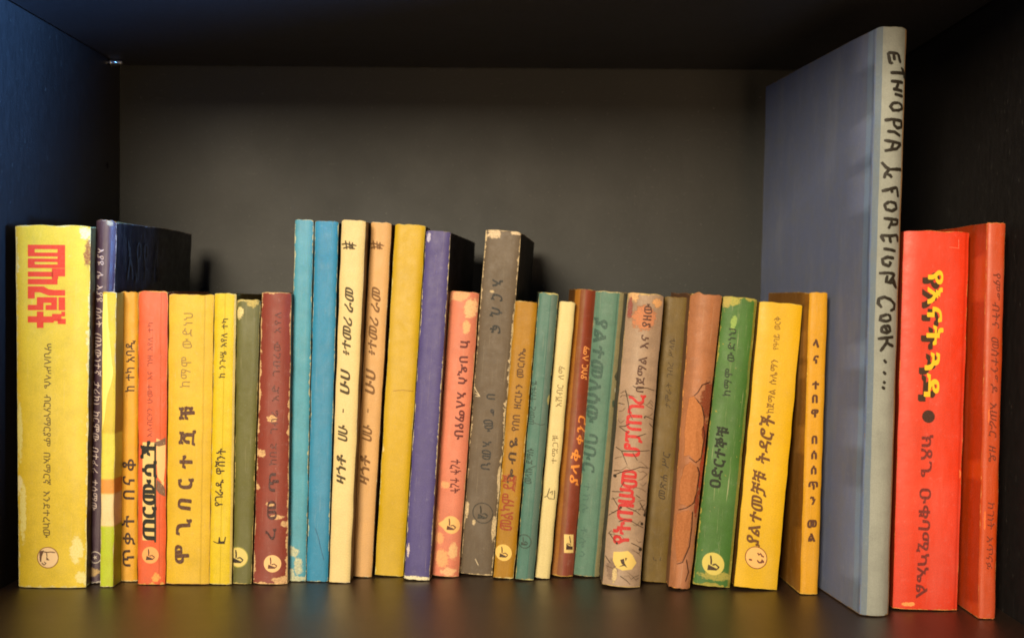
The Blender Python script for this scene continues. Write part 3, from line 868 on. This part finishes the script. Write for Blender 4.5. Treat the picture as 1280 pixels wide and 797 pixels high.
# 26 green
b = Book(dict(label='green book with yellowed edges, black lettering and pale round emblem', top=(905, 947.5, 374), bot=(866.5, 913, 735.5), depth=.113, col=(72, 122, 46), side_col=(120, 110, 40), paper=(176, 166, 76), wear=(2.0, 4.5, 4.0), specks=.9, round=.0025, pw=3, var=.5, grime=.25, scratch=.55, wscale=150, paperness=1,
              bands=[('u', .86, 1.4, (142, 134, 46))], patch=[(917, 407, 4, 10, (150, 180, 96)), (914, 380, 12, 6, (176, 170, 84)), (908, 380, 6, 12, (184, 166, 90)), (896, 722, 20, 6, (170, 160, 76)), (935, 500, 3, 60, (110, 128, 56))]))
b.text('ዐድርተኞቹ', 537, 612, 905, 893.5, 12.5, 'up', ink((24, 38, 16), .1), 'title', .03, .1, .4, .1, .05)
b.text('ከማሞ', 464, 498, 911.5, 908, 9, 'up', ink((28, 50, 24), .2), 'author_name', .012, .18, .4)
b.text('ውድነህ', 414, 455, 916, 913, 9, 'up', ink((28, 50, 24), .2), 'author_name', .012, .16, .4)
b.emblem(891.5, 707, 14, (214, 196, 98), None, (62, 44, 20))

# 27 yellow
b = Book(dict(label='bright yellow book with brown diagonal title and ringed emblem of three marks', top=(950, 1004, 381), bot=(918, 971.5, 738), depth=.113, col=(234, 186, 8), side_col=(110, 70, 16), paper=(246, 214, 90), wear=(.4, 1, .6), specks=.06, grime=.12, scratch=.05, gloss=.4, yaw=.0))
b.text('ያልተመቻቹ ትዳሮች', 522, 683, 961, 940, 15, 'up', ink((104, 64, 14), .15), 'title', .022, .1, .4, .25, .05)
b.text('ከጀማል ሱሌማን', 452, 519, 968.5, 962.5, 8.5, 'up', ink((112, 72, 14), .15), 'author_name', .004, .1, .5)
b.text('የዓባይ ወርቅ', 399, 440, 972.5, 969.5, 7, 'up', ink((112, 72, 14), .15), 'author_name', .0, .1, .5)
b.emblem(945, 699.5, 13.5, (240, 186, 110), (130, 76, 14), (110, 60, 30), kind='dots')

# 28 amber
b = Book(dict(label='amber yellow book with stacked upright letters, standing just left of the tall blue book', top=(1012.5, 1035.5, 366), bot=(1000.5, 1022.5, 743.5), depth=.118, col=(226, 164, 16), side_col=(150, 98, 24), paper=(240, 190, 80), wear=(.5, 1, 1.2), specks=.1, grime=.15, yaw=.03, bow=.001, flare=.0))
it = [('ላ', 1020, 430), ('ና', 1020, 450), ('ተ', 1019.5, 482), ('በ', 1018.5, 499), ('ዋ', 1018.5, 517), ('በ', 1018, 550), ('ሰ', 1017.5, 569), ('ሰ', 1017, 588), ('ጥ', 1016.5, 607), ('ን', 1016, 626), ('መ', 1015, 655), ('ል', 1014.5, 672)]
b.stacked(it, ink((84, 44, 10), .2), 9.5, 'title', .05)

# 29 tall blue hardcover
b = Book(dict(name='hardcover_book', label='tall blue cloth hardcover with ETHIOPIA & FOREIGN COOK written on its spine', top=(1098, 1138, 34), bot=(1077, 1114.5, 771), depth=.225, col=(176, 180, 170), side_col=(122, 134, 174), paper=(186, 150, 96), wear=(.35, 1.0, 1.0), specks=.02,
              cloth=1, round=.0045, pw=2.2, gloss=.75, yaw=.10, hinge=.0013, thick=.0022, inset=.004, var=.3, grime=.3, bump=.9, scratch=.05,
              bands=[('u', -2.3, -1.4, (126, 152, 190)), ('u', -1.4, -.93, (104, 126, 170)), ('u', -.93, -.62, (122, 140, 158)), ('u', .88, 1.1, (172, 128, 72))]))  # the lightest blue band paints the highlight along the hinge groove
mk = ink((34, 28, 18), .08)


def M(ox, oy, k, pts): return [[(ox + a / k, oy + c / k) for a, c in p] for p in pts]


L = M(1070, 25, 4.42, [
    [(178, 185), (238, 190)], [(178, 185), (182, 205), (190, 248)], [(208, 190), (214, 228)], [(236, 190), (252, 240)], [(190, 248), (205, 240)],
    [(190, 296), (284, 292)], [(258, 262), (284, 292), (282, 320)],
    [(192, 342), (272, 344)], [(204, 384), (268, 392)], [(240, 345), (224, 386)], [(214, 412), (272, 420)],
    [(240, 458), (206, 462), (190, 482), (206, 502), (240, 500), (266, 488), (262, 468), (240, 458)],
    [(158, 558), (196, 552), (262, 556), (262, 590), (232, 598), (212, 582), (210, 556)], [(172, 618), (214, 620), (254, 640)],
    [(156, 668), (260, 682)], [(260, 682), (228, 712), (158, 726)], [(208, 676), (196, 718)]])
L += M(1070, 190, 4.69, [
    [(152, 62), (176, 92), (200, 104), (280, 98)], [(252, 98), (282, 104)], [(196, 104), (172, 130), (166, 158)], [(172, 128), (200, 138), (212, 152)],
    [(152, 232), (196, 220), (248, 206)], [(246, 206), (256, 264)], [(206, 222), (216, 240)],
    [(196, 292), (168, 310), (176, 338), (212, 346), (244, 330), (236, 300), (196, 292)],
    [(162, 390), (206, 394), (254, 396), (250, 420), (216, 426), (206, 404)], [(210, 412), (190, 450)],
    [(146, 490), (206, 492), (252, 484)], [(146, 490), (166, 528)], [(196, 494), (206, 534)], [(250, 486), (256, 526)],
    [(160, 568), (200, 572), (240, 580)], [(228, 622), (184, 616), (154, 630), (160, 658), (192, 668), (206, 650), (194, 642)],
    [(136, 712), (190, 708), (234, 714)], [(234, 714), (214, 742), (196, 764)]])
L += M(1070, 340, 4.975, [
    [(196, 20), (186, 62), (236, 66), (264, 100)], [(236, 40), (262, 100)],
    [(160, 222), (140, 196), (144, 166), (176, 156), (216, 170), (248, 198), (244, 228), (214, 240)],
    [(196, 262), (156, 276), (150, 300), (190, 306), (218, 296), (212, 270), (196, 262)],
    [(186, 330), (160, 346), (160, 372), (190, 378), (216, 364), (208, 338), (186, 330)], [(180, 344), (196, 366)],
    [(136, 416), (190, 408), (240, 402)], [(196, 412), (190, 440), (150, 494)], [(190, 436), (212, 450), (242, 460)],
    [(172, 544), (190, 566)], [(168, 618), (186, 636)], [(168, 680), (184, 692)], [(160, 712), (180, 728)]])
b.strokes(L, 4.0, mk, 'handwritten_title', .0004)

# 30 red
b = Book(dict(label='bright red book with yellow shadowed title and a black dot', top=(1131, 1213, 290), bot=(1117, 1197.5, 763.5), depth=.15, col=(226, 56, 14), side_col=(190, 60, 16), paper=(238, 150, 80), wear=(.5, .8, 1.3), specks=.04, grime=.12, scratch=.05, gloss=.36, creases=[.92], round=.002,
              patch=[(1136, 757, 9, 3, (240, 160, 90)), (1201, 593, 1.6, 6, (240, 130, 70))]))
b.text('የእናት', 344, 437, 1164, 1161.5, 20, 'down', ink((58, 34, 12), .05), 'title_shadow', .035, .08, .3, .0, .0, .00018)
b.text('ጓዳ', 445, 501, 1160, 1158, 20, 'down', ink((58, 34, 12), .05), 'title_shadow', .035, .08, .3, .0, .0, .00018)
b.text('የእናት', 340, 432, 1169.5, 1167, 18, 'down', ink((238, 190, 24), .15), 'title', .018, .12, .3, .0, .0, .00034)
b.text('ጓዳ', 442, 496, 1165.5, 1164, 18, 'down', ink((238, 190, 24), .15), 'title', .018, .12, .3, .0, .0, .00034)
b.polys([[(1160.5 + 8 * math.cos(i * .35), 521.5 + 8 * math.sin(i * .35)) for i in range(18)]], ink((60, 30, 14), .1), 'printed_dot')
b.text('ክጸጌ ዑቁባሚካኤል', 545, 748, 1159, 1152, 13.5, 'down', ink((110, 26, 14), .2), 'author_name', .016, .1, .45)
b.strokes([[(1186, 310), (1199, 311)], [(1198.5, 300), (1198.5, 312)]], .6, ink((250, 120, 90)), 'crease_mark')

# 31 orange red, right
b = Book(dict(label='orange-red book with slim spine and brown print, rightmost on the shelf', top=(1234.5, 1257.5, 279), bot=(1223, 1244, 774), depth=.14, col=(206, 72, 12), side_col=(216, 74, 16), paper=(240, 150, 80), wear=(.5, .8, 1.0), specks=.06, grime=.15, scratch=.1, gloss=.33, round=.0012, yaw=.0,
              patch=[(1236, 520, 1, 10, (244, 120, 60)), (1231, 650, 1, 14, (244, 120, 60))]))
b.text('የምግብትና መስተንግዶ አሠራር ዘዴ', 342, 578, 1246, 1240, 9.0, 'down', ink((104, 36, 10), .15), 'title', .006, .1, .6, .2)
b.text('ከገነት አጥናፉ', 628, 712, 1239, 1236, 8, 'down', ink((104, 36, 10), .15), 'author_name', .0, .1, .5, .2)

for o in COL.objects:
    if o.type == 'MESH' and o.name.split('.')[0] in ('scratch_mark', 'crease_mark', 'pen_scratch', 'spine_pits', 'spine_cracks', 'torn_edge_shadow'):
        o['kind'] = 'stuff'
# clean-up of the helper that supplied the letter shapes
bpy.data.objects.remove(_fo)
